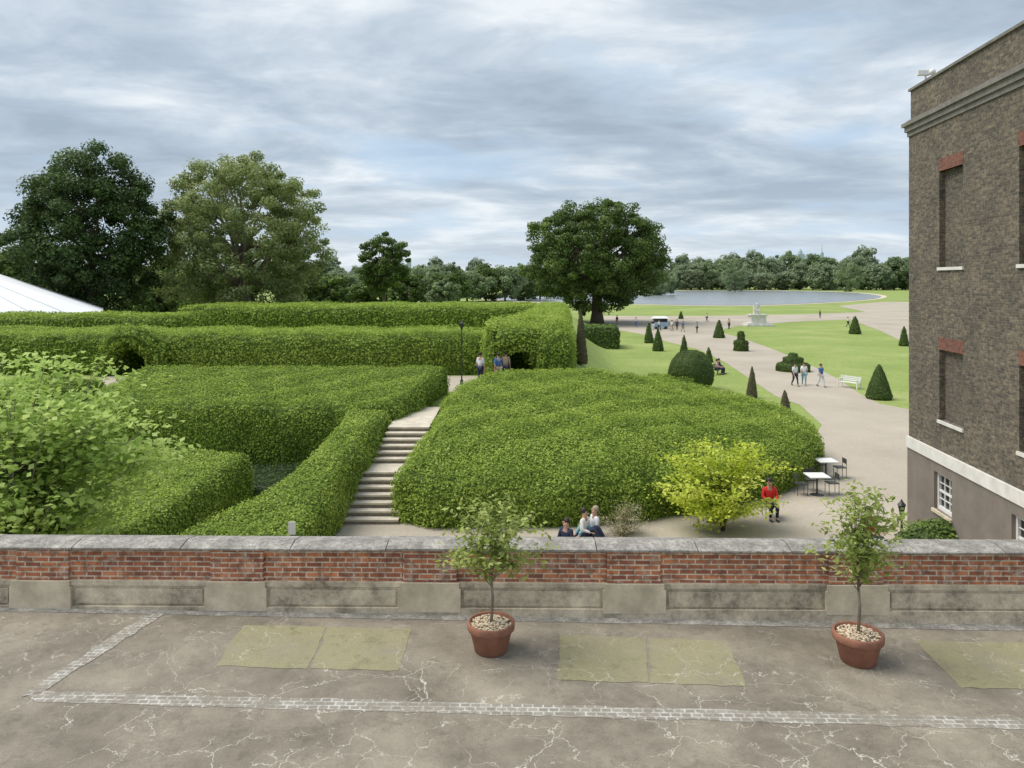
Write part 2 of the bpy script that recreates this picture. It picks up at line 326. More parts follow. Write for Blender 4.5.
# ---------------------------------------------------------------- terrace
tb=MB(); a=0.0107
def tz(x): return 3.5-a*x
tb.add([(-16,-1,tz(-16)),(11.1,-1,tz(11.1)),(11.1,10.5,tz(11.1)),(-16,10.5,tz(-16)),(-16,-1,0),(11.1,-1,0),(11.1,10.5,0),(-16,10.5,0)],
 [(0,1,2,3),(4,5,1,0),(5,6,2,1),(6,7,3,2),(7,4,0,3)])
tag(tb.build('terrace',M['terrace']),kind='structure')
def tsheet(name,pxs,off,mat,wob=0):
    p=[tpt(*q) for q in pxs]; P2=[]
    rr=random.Random(len(pxs)*7+int(off*1e4)+int(pxs[0][0]))
    for i in range(len(p)):
        a_,b_=Vector(p[i]),Vector(p[(i+1)%len(p)]); k=max(1,int((b_-a_).length/.12)) if wob else 1
        for j in range(k):
            q=a_.lerp(b_,j/k); P2.append((q.x+rr.uniform(-wob,wob),q.y+rr.uniform(-wob,wob),0))
    m_=MB(); m_.add([(x,y,3.5-0.0107*x+off) for x,y,z in P2],[tuple(range(len(P2)))]); o=m_.build(name,M[mat])
    if o.data.polygons[0].normal.z<0: o.data.flip_normals()
    return tag(o,kind='structure')
tsheet('drain_strip',[(26,691),(36,702),(1060,731),(1060,719)],.003,'setts',.018)
tsheet('diagonal_strip',[(150,612),(167,613),(44,691),(20,697)],.006,'setts',.018)
tsheet('gutter_strip',[(-30,603),(1060,622),(1060,632),(-30,611)],.004,'coping',.01)
for i,q in enumerate([[(243,625),(326,627),(308,669),(216,666)],[(329,627),(412,629),(398,671),(311,669)],[(560,635),(646,638),(648,683),(558,680)],[(649,638),(728,641),(746,687),(651,683)],[(915,640),(1050,644),(1060,690),(960,688)]]):
    tsheet('flagstone',q,.004,'flag',.015)
th=math.atan2(-.2,13.86); pw=empty('parapet_wall',(0,10.15,3.5),th,'red brick parapet wall with weathered stone coping along the terrace edge','wall')
cx=[-11.7,-9.05,-6.39,-3.73,-1.11,1.64,4.61,7.4,10.1]
MB().box(-14,11,0,.36,.43,.855).build('brickwork',M['brick_red'],pw)
pl=MB(); pl.box(-14,11,-.04,.38,-.25,.37); pl.box(-14,11,-.06,.40,.372,.432); pl.box(-14,11,-.09,-.041,-.25,.10); pl.build('plinth',M['plinth'],pw)
x=-14.0; rr0=random.Random(9)
while x<11:
    w=rr0.uniform(1.2,1.6); c_=MB(); e=rr0.uniform(-.006,.006)
    c_.add([(x,-.08+e,.863),(x+w-.014,-.08+e,.863),(x+w-.014,.44,.863),(x,.44,.863),(x,-.08+e,.888+e),(x+w-.014,-.08+e,.888+e),(x+w-.014,.44,.888+e),(x,.44,.888+e),(x,-.065+e,.897+e),(x+w-.014,-.065+e,.897+e),(x,.17,.935+e),(x+w-.014,.17,.935+e)],
      [(0,3,2,1),(0,1,5,4),(2,3,7,6),(4,5,9,8),(8,9,11,10),(10,11,6,7),(0,4,8,10,7,3),(1,2,6,11,9,5)]); c_.build('coping_stone',M['coping'],pw); x+=w
for c_ in cx:
    MB().box(c_-.36,c_+.36,-.04,-.002,.44,.858).build('pier',M['brick_red'],pw)
    q=MB(); q.box(c_-.42,c_+.42,-.095,-.042,.05,.36); q.box(c_-.40,c_+.40,-.09,-.062,.362,.436); q.build('pier_base',M['stone'],pw)
for i in range(len(cx)-1):
    MB().box(cx[i]+.46,cx[i+1]-.46,-.058,-.043,.13,.33).build('plinth_panel',M['plinth'],pw)
# ---------------------------------------------------------------- palace wing
bd=empty('palace_wing',(12.7,24,0),math.atan2(-.9946,-.1034),'tall brown brick palace wing with stone cornice at the right edge','building')
BL=11.5
def wallgrid(x0,x1,z0,z1,ops,y0,y1):
    m_=MB(); X_=sorted({x0,x1}|{v for o in ops for v in o[:2]}); Z_=sorted({z0,z1}|{v for o in ops for v in o[2:]})
    for i in range(len(X_)-1):
        for j in range(len(Z_)-1):
            a_,b_,c,d=X_[i],X_[i+1],Z_[j],Z_[j+1]
            if any(o[0]<=a_+1e-6 and b_<=o[1]+1e-6 and o[2]<=c+1e-6 and d<=o[3]+1e-6 for o in ops): continue
            m_.add([(a_,y0,c),(b_,y0,c),(b_,y0,d),(a_,y0,d)],[(0,1,2,3)])
    for a_,b_,c,d in ops:
        m_.add([(a_,y0,c),(b_,y0,c),(b_,y0,d),(a_,y0,d),(a_,y1,c),(b_,y1,c),(b_,y1,d),(a_,y1,d)],[(0,1,5,4),(1,2,6,5),(2,3,7,6),(3,0,4,7)])
    return m_
wins=[(2.1,3.5),(6.2,7.6),(9.9,11.2)]
ops=[(a_,b_,8.4,11.2) for a_,b_ in wins]+[(a_,b_,3.95,6.0) for a_,b_ in wins]
w=wallgrid(0,BL,3.05,12.6,ops,0,.22); w.add([(0,0,3.05),(0,0,12.6),(0,9,12.6),(0,9,3.05)],[(0,1,2,3)]); w.build('brick_wall',M['brick_brown'],bd)
bops=[(1.85,2.95,1.3,2.4),(5.95,7.05,1.3,2.4),(9.7,10.8,1.3,2.4)]
w=wallgrid(-.02,BL,0,2.7,bops,-.04,.2); w.add([(-.02,-.04,0),(-.02,-.04,2.7),(-.02,9,2.7),(-.02,9,0)],[(0,1,2,3)]); w.build('rendered_base',M['render'],bd)
MB().box(-.05,BL,-.08,9,2.703,3.047).build('stone_band',M['whitestone'],bd)
q=MB(); q.box(-.04,BL,-.04,9,12.603,12.75); q.box(-.10,BL,-.10,9,12.753,12.92); q.box(-.17,BL,-.17,9,12.923,13.04); q.box(-.05,BL,-.05,9,13.043,13.12); q.build('cornice',M['corn'],bd)
MB().box(.04,BL,.04,9,13.123,14.05).build('roof_parapet',M['brick_brown'],bd)
MB().box(-.02,BL,-.02,9,14.053,14.13).build('roof_coping',M['corn'],bd)
for a_,b_ in wins:
    for z0,z1 in ((8.4,11.2),(3.95,6.0)):
        bw=MB().box(a_+.001,b_-.001,.16,.3,z0,z1).build('blind_window',M['brick_blind'],bd)
        MB().box(a_-.05,b_+.05,-.05,.15,z0-.09,z0-.002).build('sill',M['whitestone'],bw)
        ar=MB(); ar.add([(a_-.01,-.006,z1),(b_+.01,-.006,z1),(b_+.07,-.006,z1+.36),(a_-.07,-.006,z1+.36),(a_-.01,.1,z1),(b_+.01,.1,z1),(b_+.07,.1,z1+.36),(a_-.07,.1,z1+.36)],[(0,1,2,3),(0,4,5,1),(2,6,7,3),(1,5,6,2),(0,3,7,4)])
        ar.build('brick_arch',M['brick_arch'],bw)
for a_,b_,z0,z1 in bops:
    f=MB(); f.box(a_,a_+.08,.06,.14,z0,z1); f.box(b_-.08,b_,.06,.14,z0,z1); f.box(a_+.08,b_-.08,.06,.14,z1-.08,z1); f.box(a_+.08,b_-.08,.06,.14,z0,z0+.1)
    f.box(a_+.08,b_-.08,.08,.13,(z0+z1)/2-.03,(z0+z1)/2+.03)
    for i in (1,2): xx=a_+.08+(b_-a_-.16)*i/3; f.box(xx-.015,xx+.015,.085,.12,z0+.1,z1-.08)
    for i in (1,3): zz=z0+.1+(z1-z0-.18)*i/4; f.box(a_+.08,b_-.08,.088,.117,zz-.013,zz+.013)
    fo=f.build('window',M['white'],bd); MB().box(a_+.05,b_-.05,.145,.17,z0+.02,z1-.02).build('pane',M['glass'],fo)
    MB().box(a_-.05,b_+.05,-.1,.05,z0-.09,z0-.003).build('sill',M['stone'],fo)
q=MB(); q.tube([(.5,.3,14.13),(.5,.3,14.45)],.03); q.box(.42,.58,.05,.42,14.44,14.58); q.build('security_camera',M['white'],bd)
q=MB(); q.tube([(.95,.3,14.13),(.95,.3,14.36)],.03); q.ball((.95,.3,14.42),.1,.1,.1); q.build('security_camera',M['white'],bd)
# ---------------------------------------------------------------- hedges
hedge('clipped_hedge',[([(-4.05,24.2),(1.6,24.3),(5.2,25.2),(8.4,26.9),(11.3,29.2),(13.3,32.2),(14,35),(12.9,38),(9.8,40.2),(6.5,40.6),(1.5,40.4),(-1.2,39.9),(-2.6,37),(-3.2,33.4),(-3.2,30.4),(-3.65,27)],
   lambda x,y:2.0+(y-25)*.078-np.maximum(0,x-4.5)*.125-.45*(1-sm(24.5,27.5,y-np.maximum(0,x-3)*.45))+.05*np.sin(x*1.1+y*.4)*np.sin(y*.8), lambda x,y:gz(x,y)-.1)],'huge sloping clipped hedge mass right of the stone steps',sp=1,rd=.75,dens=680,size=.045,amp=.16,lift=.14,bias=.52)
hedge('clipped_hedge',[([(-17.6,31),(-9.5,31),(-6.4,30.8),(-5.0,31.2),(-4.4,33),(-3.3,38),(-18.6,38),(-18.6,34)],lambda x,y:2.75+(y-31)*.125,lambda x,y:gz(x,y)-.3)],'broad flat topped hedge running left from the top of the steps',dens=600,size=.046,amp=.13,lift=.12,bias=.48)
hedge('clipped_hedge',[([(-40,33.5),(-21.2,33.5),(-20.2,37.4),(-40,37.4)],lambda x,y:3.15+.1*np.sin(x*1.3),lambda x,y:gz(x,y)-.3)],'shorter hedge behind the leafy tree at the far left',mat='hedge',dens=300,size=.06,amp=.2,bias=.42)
hedge('clipped_hedge',[([(-9.1,19.6),(-7.3,23.2),(-6.9,26.6),(-6.7,30.8),(-5.0,30.8),(-5.25,28),(-5.55,25),(-5.6,19.2)],lambda x,y:1.3+(y-20)*.13,lambda x,y:gz(x,y)-.1)],'narrow hedge descending beside the left of the stone steps',dens=680,size=.042,amp=.09,lift=.10,rd=.3,bias=.53)
hedge('clipped_hedge',[([(-13.2,19.5),(-12.8,27.0),(-9.1,26.2),(-9.4,23.5),(-9.8,19.5)],lambda x,y:1.5+(y-20)*.075,lambda x,y:gz(x,y)-.1)],'short box shaped hedge beside the leafy tree at lower left',dens=680,size=.042,amp=.08,rd=.2,bias=.57)
hedge('clipped_hedge',[([(-11.5,27.6),(-7.2,27.2),(-6.9,30.6),(-11.5,30.8)],.5,-.1)],'low filler hedge with painted dark shade in the gap between the box shaped and the narrow hedge',mat='chestnut',dens=350,size=.05,amp=.08,bias=.3)  # added to fill the gap; dark leaf colour stands in for shade
z2=lambda x,y:gz(x,y)-.1
hedge('tunnel_hedge',[([(-60,45.6),(-24.0,45.6),(-24.0,50),(-21.6,50),(-21.6,45.6),(-1.9,45.6),(-1.0,52),(-60,52)],lambda x,y:4.6+.07*np.sin(x*.9),z2),([(-24.1,46),(-21.5,46),(-21.5,50),(-24.1,50)],4.6,4.3)],'long pleached tunnel hedge with an arched opening at left',dens=280,size=.068,step=.7,amp=.16,bias=.5,lift=.2)
ar=MB(); pts=[(-24.45,45.2,2.1)]+[(-22.8-1.6*math.cos(t),45.1,3.2+1.5*math.sin(t)) for t in np.linspace(0,math.pi,11)]+[(-21.2,45.2,2.1)]; ar.tube(pts,[.4]*len(pts),8); V,T=ar.tris()
tag(leafy('hedge_arch',V,T,M['hedge'],dens=420,size=.075,amp=.14,lift=.3,bias=.42),'rounded leafy arch framing the dark opening in the left hedge','hedge arch')
hedge('tunnel_hedge',[([(-1.5,42.3),(-1.0,42.25),(-.9,47),(1.5,47),(1.4,42.2),(3.1,42.4),(3.3,43),(4.4,60),(6.3,86),(3.0,86),(1.0,60),(-1.3,46)],lambda x,y:5.35-.004*(y-42)+.08*np.sin(y*.7)-.35*(1-sm(42,43.5,y)),z2),([(-1.1,42.4),(1.5,42.4),(1.6,47),(-1,47)],5.2,3.95),
  ([(-1.1,42.4),(-.55,42.4),(-.55,46),(-1.1,46)],4.1,3.45),([(1.0,42.4),(1.5,42.4),(1.5,46),(1.0,46)],4.1,3.45)],'tall tunnel hedge with people at its entrance, running away beside the lawn',dens=270,size=.068,step=.6,rd=.5,amp=.22,bias=.56,lift=.26)
hedge('clipped_hedge',[([(-37,83),(2.6,83),(3,97),(-37,97)],lambda x,y:4.9+.08*np.sin(x*.7),z2)],'farthest long hedge below the pale plane tree',dens=75,size=.125,step=1.2,amp=.25,bias=.48,lift=.25)
hedge('clipped_hedge',[([(-75,66),(-29.5,66),(-29,72),(-75,72)],lambda x,y:4.75+.06*np.sin(x*.8),z2)],'long hedge in front of the white marquee at left',dens=100,size=.105,step=1.0,amp=.2,bias=.48,lift=.22)
hedge('clipped_hedge',[([(8.2,88),(12.6,88),(13,94),(8.4,94)],2.5,z2)],'small square cut hedge at the foot of the large round tree',mat='yew',dens=60,size=.13,step=.8,amp=.12,bias=.6)
p0=pt(673,391); hedge('clipped_hedge',[([(p0[0]-1.6,p0[1]-1),(p0[0]+1.3,p0[1]-1),(p0[0]+1.5,p0[1]+2.6),(p0[0]-1.4,p0[1]+2.6)],.95,z2)],'low clipped hedge just left of the ball topiary',dens=150,size=.08,step=.6,amp=.1)
# ---------------------------------------------------------------- steps
st=empty('garden_steps',(-4.6,24.6,0),0,'pale stone garden steps climbing between two hedges','steps')
def stepx(y): t=(y-24.6)/6.1; return (-5.7+.9*t+4.6, -3.75+.5*t+4.6)
y=0; z=0
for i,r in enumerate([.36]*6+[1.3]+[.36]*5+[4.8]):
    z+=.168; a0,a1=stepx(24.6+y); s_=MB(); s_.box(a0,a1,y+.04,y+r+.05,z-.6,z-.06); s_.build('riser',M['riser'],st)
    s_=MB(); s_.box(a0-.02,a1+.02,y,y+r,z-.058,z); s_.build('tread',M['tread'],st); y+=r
# ---------------------------------------------------------------- trees
def make_tree(name,label,cat,loc,rad,zc,ncl,rc,nl,ls,mat,tr,seed,group=None,flatb=.45,barkm='bark',limbs=14,asp=.7,bias=.45,irr=.10):
    r=np.random.default_rng(seed); root=empty(name,loc,0,label,cat,group); rad=np.array(rad,float)
    k=np.arange(ncl)+.5; ph=np.arccos(1-2*k/ncl); th_=k*2.39996+r.normal(size=ncl)*.25
    D=np.stack([np.sin(ph)*np.cos(th_),np.sin(ph)*np.sin(th_),np.cos(ph)],1); D[:,2]=np.where(D[:,2]<0,D[:,2]*flatb,D[:,2]); rr=1-.45*r.random(ncl)**1.7
    env=.96+irr*nz(D,1.9,seed)+irr*.5*r.normal(size=ncl); Cn=D*(rr*env)[:,None]*(rad-rc*.55)+np.array([0,0,zc]); ct=r.normal(size=ncl)*.10
    ci=r.integers(0,ncl,nl); cs=r.uniform(.5,1.35,ncl)
    d=unit(RNG.normal(size=(nl,3))); off=d*(RNG.random(nl)**.38*rc*cs[ci])[:,None]*np.array([1,1,.7])
    P=Cn[ci]+off; N=d+np.array([0,0,.5])+RNG.normal(size=P.shape)*.5; P[:,2]=np.maximum(P[:,2],.15)
    t=bias+ct[ci]+.08*d[:,2]+RNG.normal(size=nl)*.13  # painted shade: leaves darker under each clump, lighter on top
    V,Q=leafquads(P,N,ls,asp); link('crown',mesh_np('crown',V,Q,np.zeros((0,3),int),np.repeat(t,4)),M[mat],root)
    tk=MB(); tz_=zc+rad[2]*.1; w=lambda z:np.array([0,0,z])
    tk.tube([(0,0,-.3),tuple(w(tz_*.15)),tuple(w(tz_*.6)),tuple(w(tz_))],[tr*1.5,tr*1.05,tr*.8,tr*.5],9)
    for i in r.choice(ncl,min(limbs,ncl),replace=False):
        e=Cn[i]; s_=w(tz_*r.uniform(.35,.95)); mid=(s_+e)/2+np.array([0,0,.08*rad[2]])*r.uniform(-.5,1.5)
        tk.tube([tuple(s_),tuple(mid),tuple(e)],[tr*.36,tr*.22,tr*.07],5)
    tk.build('trunk',M[barkm],root,True); return root
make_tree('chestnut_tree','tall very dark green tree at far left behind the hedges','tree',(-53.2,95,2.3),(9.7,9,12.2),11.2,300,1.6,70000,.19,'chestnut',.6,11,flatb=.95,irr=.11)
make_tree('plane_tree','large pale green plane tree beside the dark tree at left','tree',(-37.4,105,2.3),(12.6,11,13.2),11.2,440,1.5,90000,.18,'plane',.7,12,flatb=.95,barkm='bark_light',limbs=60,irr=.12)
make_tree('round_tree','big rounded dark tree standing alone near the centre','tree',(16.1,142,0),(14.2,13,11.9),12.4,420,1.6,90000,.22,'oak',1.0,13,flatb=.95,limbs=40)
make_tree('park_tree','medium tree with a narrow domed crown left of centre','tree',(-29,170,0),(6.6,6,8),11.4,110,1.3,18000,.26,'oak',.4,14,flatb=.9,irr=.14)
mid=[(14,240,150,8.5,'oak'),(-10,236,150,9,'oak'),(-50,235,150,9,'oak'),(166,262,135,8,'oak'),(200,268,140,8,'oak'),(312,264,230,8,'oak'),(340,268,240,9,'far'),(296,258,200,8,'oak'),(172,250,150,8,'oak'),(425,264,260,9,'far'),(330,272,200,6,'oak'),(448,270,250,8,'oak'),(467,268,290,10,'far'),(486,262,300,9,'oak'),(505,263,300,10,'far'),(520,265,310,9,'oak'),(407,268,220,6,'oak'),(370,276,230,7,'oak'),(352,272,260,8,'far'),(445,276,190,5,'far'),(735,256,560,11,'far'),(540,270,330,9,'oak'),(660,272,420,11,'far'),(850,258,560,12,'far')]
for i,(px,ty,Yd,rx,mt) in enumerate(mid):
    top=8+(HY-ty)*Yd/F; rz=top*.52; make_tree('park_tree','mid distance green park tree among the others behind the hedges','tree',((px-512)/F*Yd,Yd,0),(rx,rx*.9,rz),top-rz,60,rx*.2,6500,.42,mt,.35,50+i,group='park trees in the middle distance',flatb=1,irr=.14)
protos=[]
def copy_tree(o,loc,sc,rz):
    c=o.copy(); C.objects.link(c); c.location=loc; c.scale=sc; c.rotation_euler=(0,0,rz)
    for ch in o.children:
        d=ch.copy(); C.objects.link(d); d.parent=c
    return c
FL='small hazy tree in the far tree line beyond the pond'
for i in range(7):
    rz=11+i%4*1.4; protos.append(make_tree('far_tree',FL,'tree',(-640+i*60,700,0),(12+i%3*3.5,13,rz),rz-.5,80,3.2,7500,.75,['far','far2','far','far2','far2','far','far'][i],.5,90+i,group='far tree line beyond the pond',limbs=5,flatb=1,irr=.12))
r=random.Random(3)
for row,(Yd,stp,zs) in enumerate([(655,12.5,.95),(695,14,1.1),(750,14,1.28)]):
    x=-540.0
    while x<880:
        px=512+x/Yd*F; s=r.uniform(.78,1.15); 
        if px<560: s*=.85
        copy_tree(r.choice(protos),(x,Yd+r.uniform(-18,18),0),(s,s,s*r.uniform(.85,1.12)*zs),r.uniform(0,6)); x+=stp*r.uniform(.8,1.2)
def spray_tree(name,label,cat,loc,rad,zc,nb,per,ls,mat,tr,seed,barkm='bark',asp=.55,bias=.5,th=None,root=None,spread=.16,base=0,flat_=.5,nlay=5,upw=0,stems=1):
    r=np.random.default_rng(seed); root=root or empty(name,loc,0,label,cat); tk=MB(); th=th or max(.2,zc-rad[2]*.9); rad=np.array(rad,float)
    tk.tube([(0,0,base-.05),(.02,0,(th+base)*.5),(0,.01,th)],[tr*1.2,tr,tr*.85],8); Ps=[];Ns=[];tt=[]
    for k in range(1,stems): q=k*2.1; tk.tube([(0,0,base-.05),(.25*math.cos(q)*rad[0]*.4,.2*math.sin(q),zc*.5),(.55*math.cos(q)*rad[0]*.7,.4*math.sin(q),zc)],[tr,tr*.7,tr*.35],7)
    for i in range(nb):
        v_=r.normal(size=(1,3)); v_[0,2]+=upw; d=unit(v_)[0]; e=d*rad*r.uniform(.72,1.08)+np.array([0,0,zc]); s_=np.array([0,0,th*r.uniform(.8,1)]) if i%2 else np.array([0,0,zc-rad[2]*.3*r.random()])
        m1=s_+(e-s_)*.45+np.array([0,0,rad[2]*.2])*r.uniform(0,1); tk.tube([tuple(s_),tuple(m1),tuple(e)],[tr*.34,tr*.2,tr*.06],5)
        b0=r.normal()*.12
        for j in range(nlay):
            u=.35+.65*j/(nlay-1); c=(s_*(1-u)**2+2*m1*u*(1-u)+e*u*u); n=max(2,per//nlay)
            P=c+r.normal(size=(n,3))*rad.max()*spread*(.5+.6*u)*np.array([1,1,flat_]); Ps.append(P); Ns.append(r.normal(size=(n,3))*.5+np.array([0,0,1])); tt.append(bias+b0+r.normal(size=n)*.15)
    tk.tube([(0,0,th*.97),(0.02,0,zc)],[tr*.8,tr*.4],6); tk.build('trunk',M[barkm],root,True)
    V,Q=leafquads(np.concatenate(Ps),np.concatenate(Ns),ls,asp); link('crown',mesh_np('crown',V,Q,np.zeros((0,3),int),np.repeat(np.concatenate(tt),4)),M[mat],root); return root
spray_tree('golden_tree','small bright yellow green tree in front of the big hedge','tree',(6.75,24.0,0),(2.1,1.5,1.35),1.62,48,170,.07,'gold',.05,21,spread=.115,flat_=.2,bias=.58,stems=4,upw=.3)
spray_tree('leafy_tree','loose light green tree at the lower left edge','tree',(-11.1,16.8,0),(3.1,2.0,2.35),3.95,130,150,.088,'maple',.08,22,'bark_light',th=1.6,spread=.115,flat_=.22,bias=.6,asp=.7,upw=.15)
spray_tree('dry_shrub','beige flowering shrub behind the parapet near the seated people','shrub',(3.5,23.6,0),(.85,.7,.6),.5,40,70,.03,'dry',.02,23,spread=.12,th=.12)
V,T=MB().ball((0,0,.5),1.0,.75,.65,16,8).tris(); o=leafy('green_shrub',V,T,M['yew'],dens=500,size=.05,amp=.12,bias=.65); o.location=(12.0,21.3,0); tag(o,'low dark green shrub at the foot of the palace wing','shrub')
for q,(px,py,sd,lab,crc) in enumerate([(491,650,31,'small potted tree in a terracotta pot, left one of the two on the terrace',(.68,.5,.52)),(858,661,32,'small potted tree in a terracotta pot, right one of the two, near the palace wing',(.60,.45,.62))]):
    x,y,z=tpt(px,py); root=empty('potted_tree',(x,y,z),0,lab,'potted tree','potted trees on the terrace')
    p=MB(); p.lathe([(.19,0),(.2,.01),(.255,.25),(.265,.26),(.285,.265),(.29,.28),(.29,.345),(.28,.355),(.262,.355),(.255,.34),(.25,.30)],seg=32); p.build('pot',M['terra'],root,True)
    p=MB(); rr=random.Random(sd)
    for i in range(260):
        a_=rr.uniform(0,6.28); d=.245*math.sqrt(rr.random()); s=rr.uniform(.012,.022); p.ball((d*math.cos(a_),d*math.sin(a_),.315+.035*(1-d/.25)+rr.uniform(0,.01)),s,s*rr.uniform(.7,1),s*.6,6,4)
    p.lathe([(.001,.325),(.25,.31)],seg=20); p.build('pebbles',M['cream'],root,True)
    spray_tree('x','','',None,crc,1.38 if q==0 else 1.52,40,40,.044,'bay',.018,sd,'bark_light',.45,th=.95 if q==0 else 1.02,root=root,spread=.11,base=.3,bias=.55,upw=.35)
# ---------------------------------------------------------------- topiary
def topiary(px,by,ty,wpx,shape,label,mat='yew',z=0,dx=0):
    x,y=pt(px,by,z); x+=dx; h=(by-ty)*y/F; w=wpx*y/F/2; m_=MB()
    if shape=='cone': m_.lathe([(w*.9,0),(w,h*.08),(w*.72,h*.4),(w*.4,h*.75),(w*.12,h*.97),(.02,h)],seg=14)
    elif shape=='ball': m_.lathe([(w*.75,0),(w*.97,h*.2),(w,h*.45),(w*.87,h*.7),(w*.55,h*.92),(w*.2,h*.99),(.02,h)],seg=18)
    elif shape=='drum': m_.lathe([(w,0),(w,h*.45),(w*.95,h*.5),(w*.5,h*.55),(w*.5,h*.8),(w*.35,h*.97),(.02,h)],seg=14)
    elif shape=='crown': m_.lathe([(w,0),(w,h*.35),(w*.9,h*.42),(w*.6,h*.48),(w*.6,h*.72),(w*.3,h*.8),(w*.25,h*.97),(.02,h)],seg=16)
    V,T=m_.tris(); ls=max(.045,min(.10,y*.0009)); o=leafy('topiary_'+('ball' if shape=='ball' else 'cone'),V,T,M[mat],dens=min(300,.9/ls/ls),size=ls,lift=ls*.7,amp=.04,bias=.48,clump=2)
    o.location=(x,y,z if z==0 else z-.1); return tag(o,label,'topiary','clipped topiary on the lawns')
for a_ in [(879,399,364,25,'cone','large yew cone on the lawn nearest the palace wing'),(855,334,316,11,'cone','small yew cone beyond the white bench, at the far edge of the right lawn'),
 (741,351,331,14,'drum','stepped topiary at the left tip of the right hand lawn'),(719,338,320,11,'cone','yew cone beside the cross path left of the statue'),
 (649,343,322,9,'cone','leftmost slim yew cone on the sloping lawn'),(658,351,329,11,'cone','second slim yew cone on the sloping lawn from the left'),(684,357,335,9,'cone','slim yew cone directly behind the ball topiary'),
 (709,362,347,8,'cone','little yew cone just right of the ball topiary'),(752,398,366,11,'cone','spiky dark conical shrub standing at the path edge beyond the big hedge','rust'),
 (785,413,390,12,'cone','short dark conical shrub at the right shoulder of the big hedge','rust'),(793,371,353,32,'crown','broad crown shaped topiary in the middle of the right lawn'),
 (904,346,326,9,'cone','yew cone half hidden beside the corner of the palace wing'),(691,389,350,45,'ball','big round ball topiary on the lawn behind the large hedge'),(681,319,311,5,'cone','tiny yew cone beyond the cross path near the pond')]:
    topiary(*a_)
topiary(576,362,308,14,'cone','tall slim brownish conifer at the side of the tunnel hedge','rust',2.2,.35)
# ---------------------------------------------------------------- marquee, lamp posts etc
mq=empty('marquee',(-40.9,75,2.3),math.radians(28.5),'white marquee roof behind the hedge at the left edge','marquee')
q=MB(); q.add([(-34,0,2.4),(-17,9,8.9),(0,0,2.4),(-34,26,2.4),(-17,19,8.9),(0,26,2.4),(-34,0,2.3),(0,0,2.3),(-34,26,2.3),(0,26,2.3)],[(0,1,4,3),(1,2,5,4),(0,2,1),(3,4,5),(0,6,7,2),(3,5,9,8),(6,0,3,8),(2,7,9,5)]); q.build('roof',M['tent'],mq)
MB().box(-33.9,-.1,.1,25.9,0,2.28).build('side_wall',M['tent'],mq)
for k in range(1,6): MB().tube([(-17,9.05,8.92),(-17+2.83*k,.0,2.42)],.03,5).build('roof_seam',M['pale'],mq)
def lamp(x,y,z,h,label):
    r_=empty('lamp_post',(x,y,z),0,label,'lamp post'); q=MB(); q.lathe([(.09,0),(.09,.25),(.04,.35),(.028,h-.5),(.06,h-.47),(.03,h-.42)],seg=10); q.build('post',M['black'],r_)
    q=MB(); q.lathe([(.06,h-.42),(.12,h-.12)],seg=6); q.build('lantern',M['glass'],r_); q=MB(); q.lathe([(.14,h-.12),(.05,h-.02),(.01,h+.06)],seg=6); q.build('lantern_cap',M['black'],r_)
lamp(-2.75,41,2.3,3.5,'black lantern lamp post left of the hedge tunnel entrance'); lamp(11.95,23,0,1.25,'short black bollard light beside the corner of the palace wing')
sg=empty('garden_sign',(-5.6,19.1,0),0,'small white notice on a post in front of the narrow hedge','sign')
MB().tube([(0,0,0),(0,0,1.6)],.02,6).build('post',M['black'],sg); MB().box(-.09,.09,-.025,0,1.55,1.87).build('panel',M['white'],sg)
sx,sy=pt(757,326); sroot=empty('statue',(sx,sy,0),0,'pale marble statue of a seated robed figure on a stepped plinth','statue')
q=MB(); q.box(-2.4,2.4,-1.9,1.9,0,.3); q.box(-2,2,-1.5,1.5,.3,.6); q.box(-1.3,1.3,-1.1,1.1,.6,1.9); q.box(-1.5,1.5,-1.25,1.25,1.9,2.1); q.build('plinth',M['statue'],sroot)
# people -------------------------------------------------------
def skin_mesh(nodes,edges,k=1.0):
    names=sorted({n for e in edges for n in e}); ix={n:i for i,n in enumerate(names)}
    me=bpy.data.meshes.new('skeleton'); me.from_pydata([nodes[n][:3] for n in names],[(ix[a_],ix[b_]) for a_,b_ in edges],[])
    ob=bpy.data.objects.new('skeleton',me); C.objects.link(ob); ob.modifiers.new('s','SKIN'); sb=ob.modifiers.new('u','SUBSURF'); sb.levels=1; sb.render_levels=1
    for n in names:
        d=me.skin_vertices[0].data[ix[n]]; d.radius=(nodes[n][3]*k,nodes[n][3]*k*(.75 if n in('P','W','Ch') else 1)); d.use_root=(n=='P')
    dg=bpy.context.evaluated_depsgraph_get(); out=bpy.data.meshes.new_from_object(ob.evaluated_get(dg)); bpy.data.objects.remove(ob)
    out.polygons.foreach_set('use_smooth',[True]*len(out.polygons)); return out
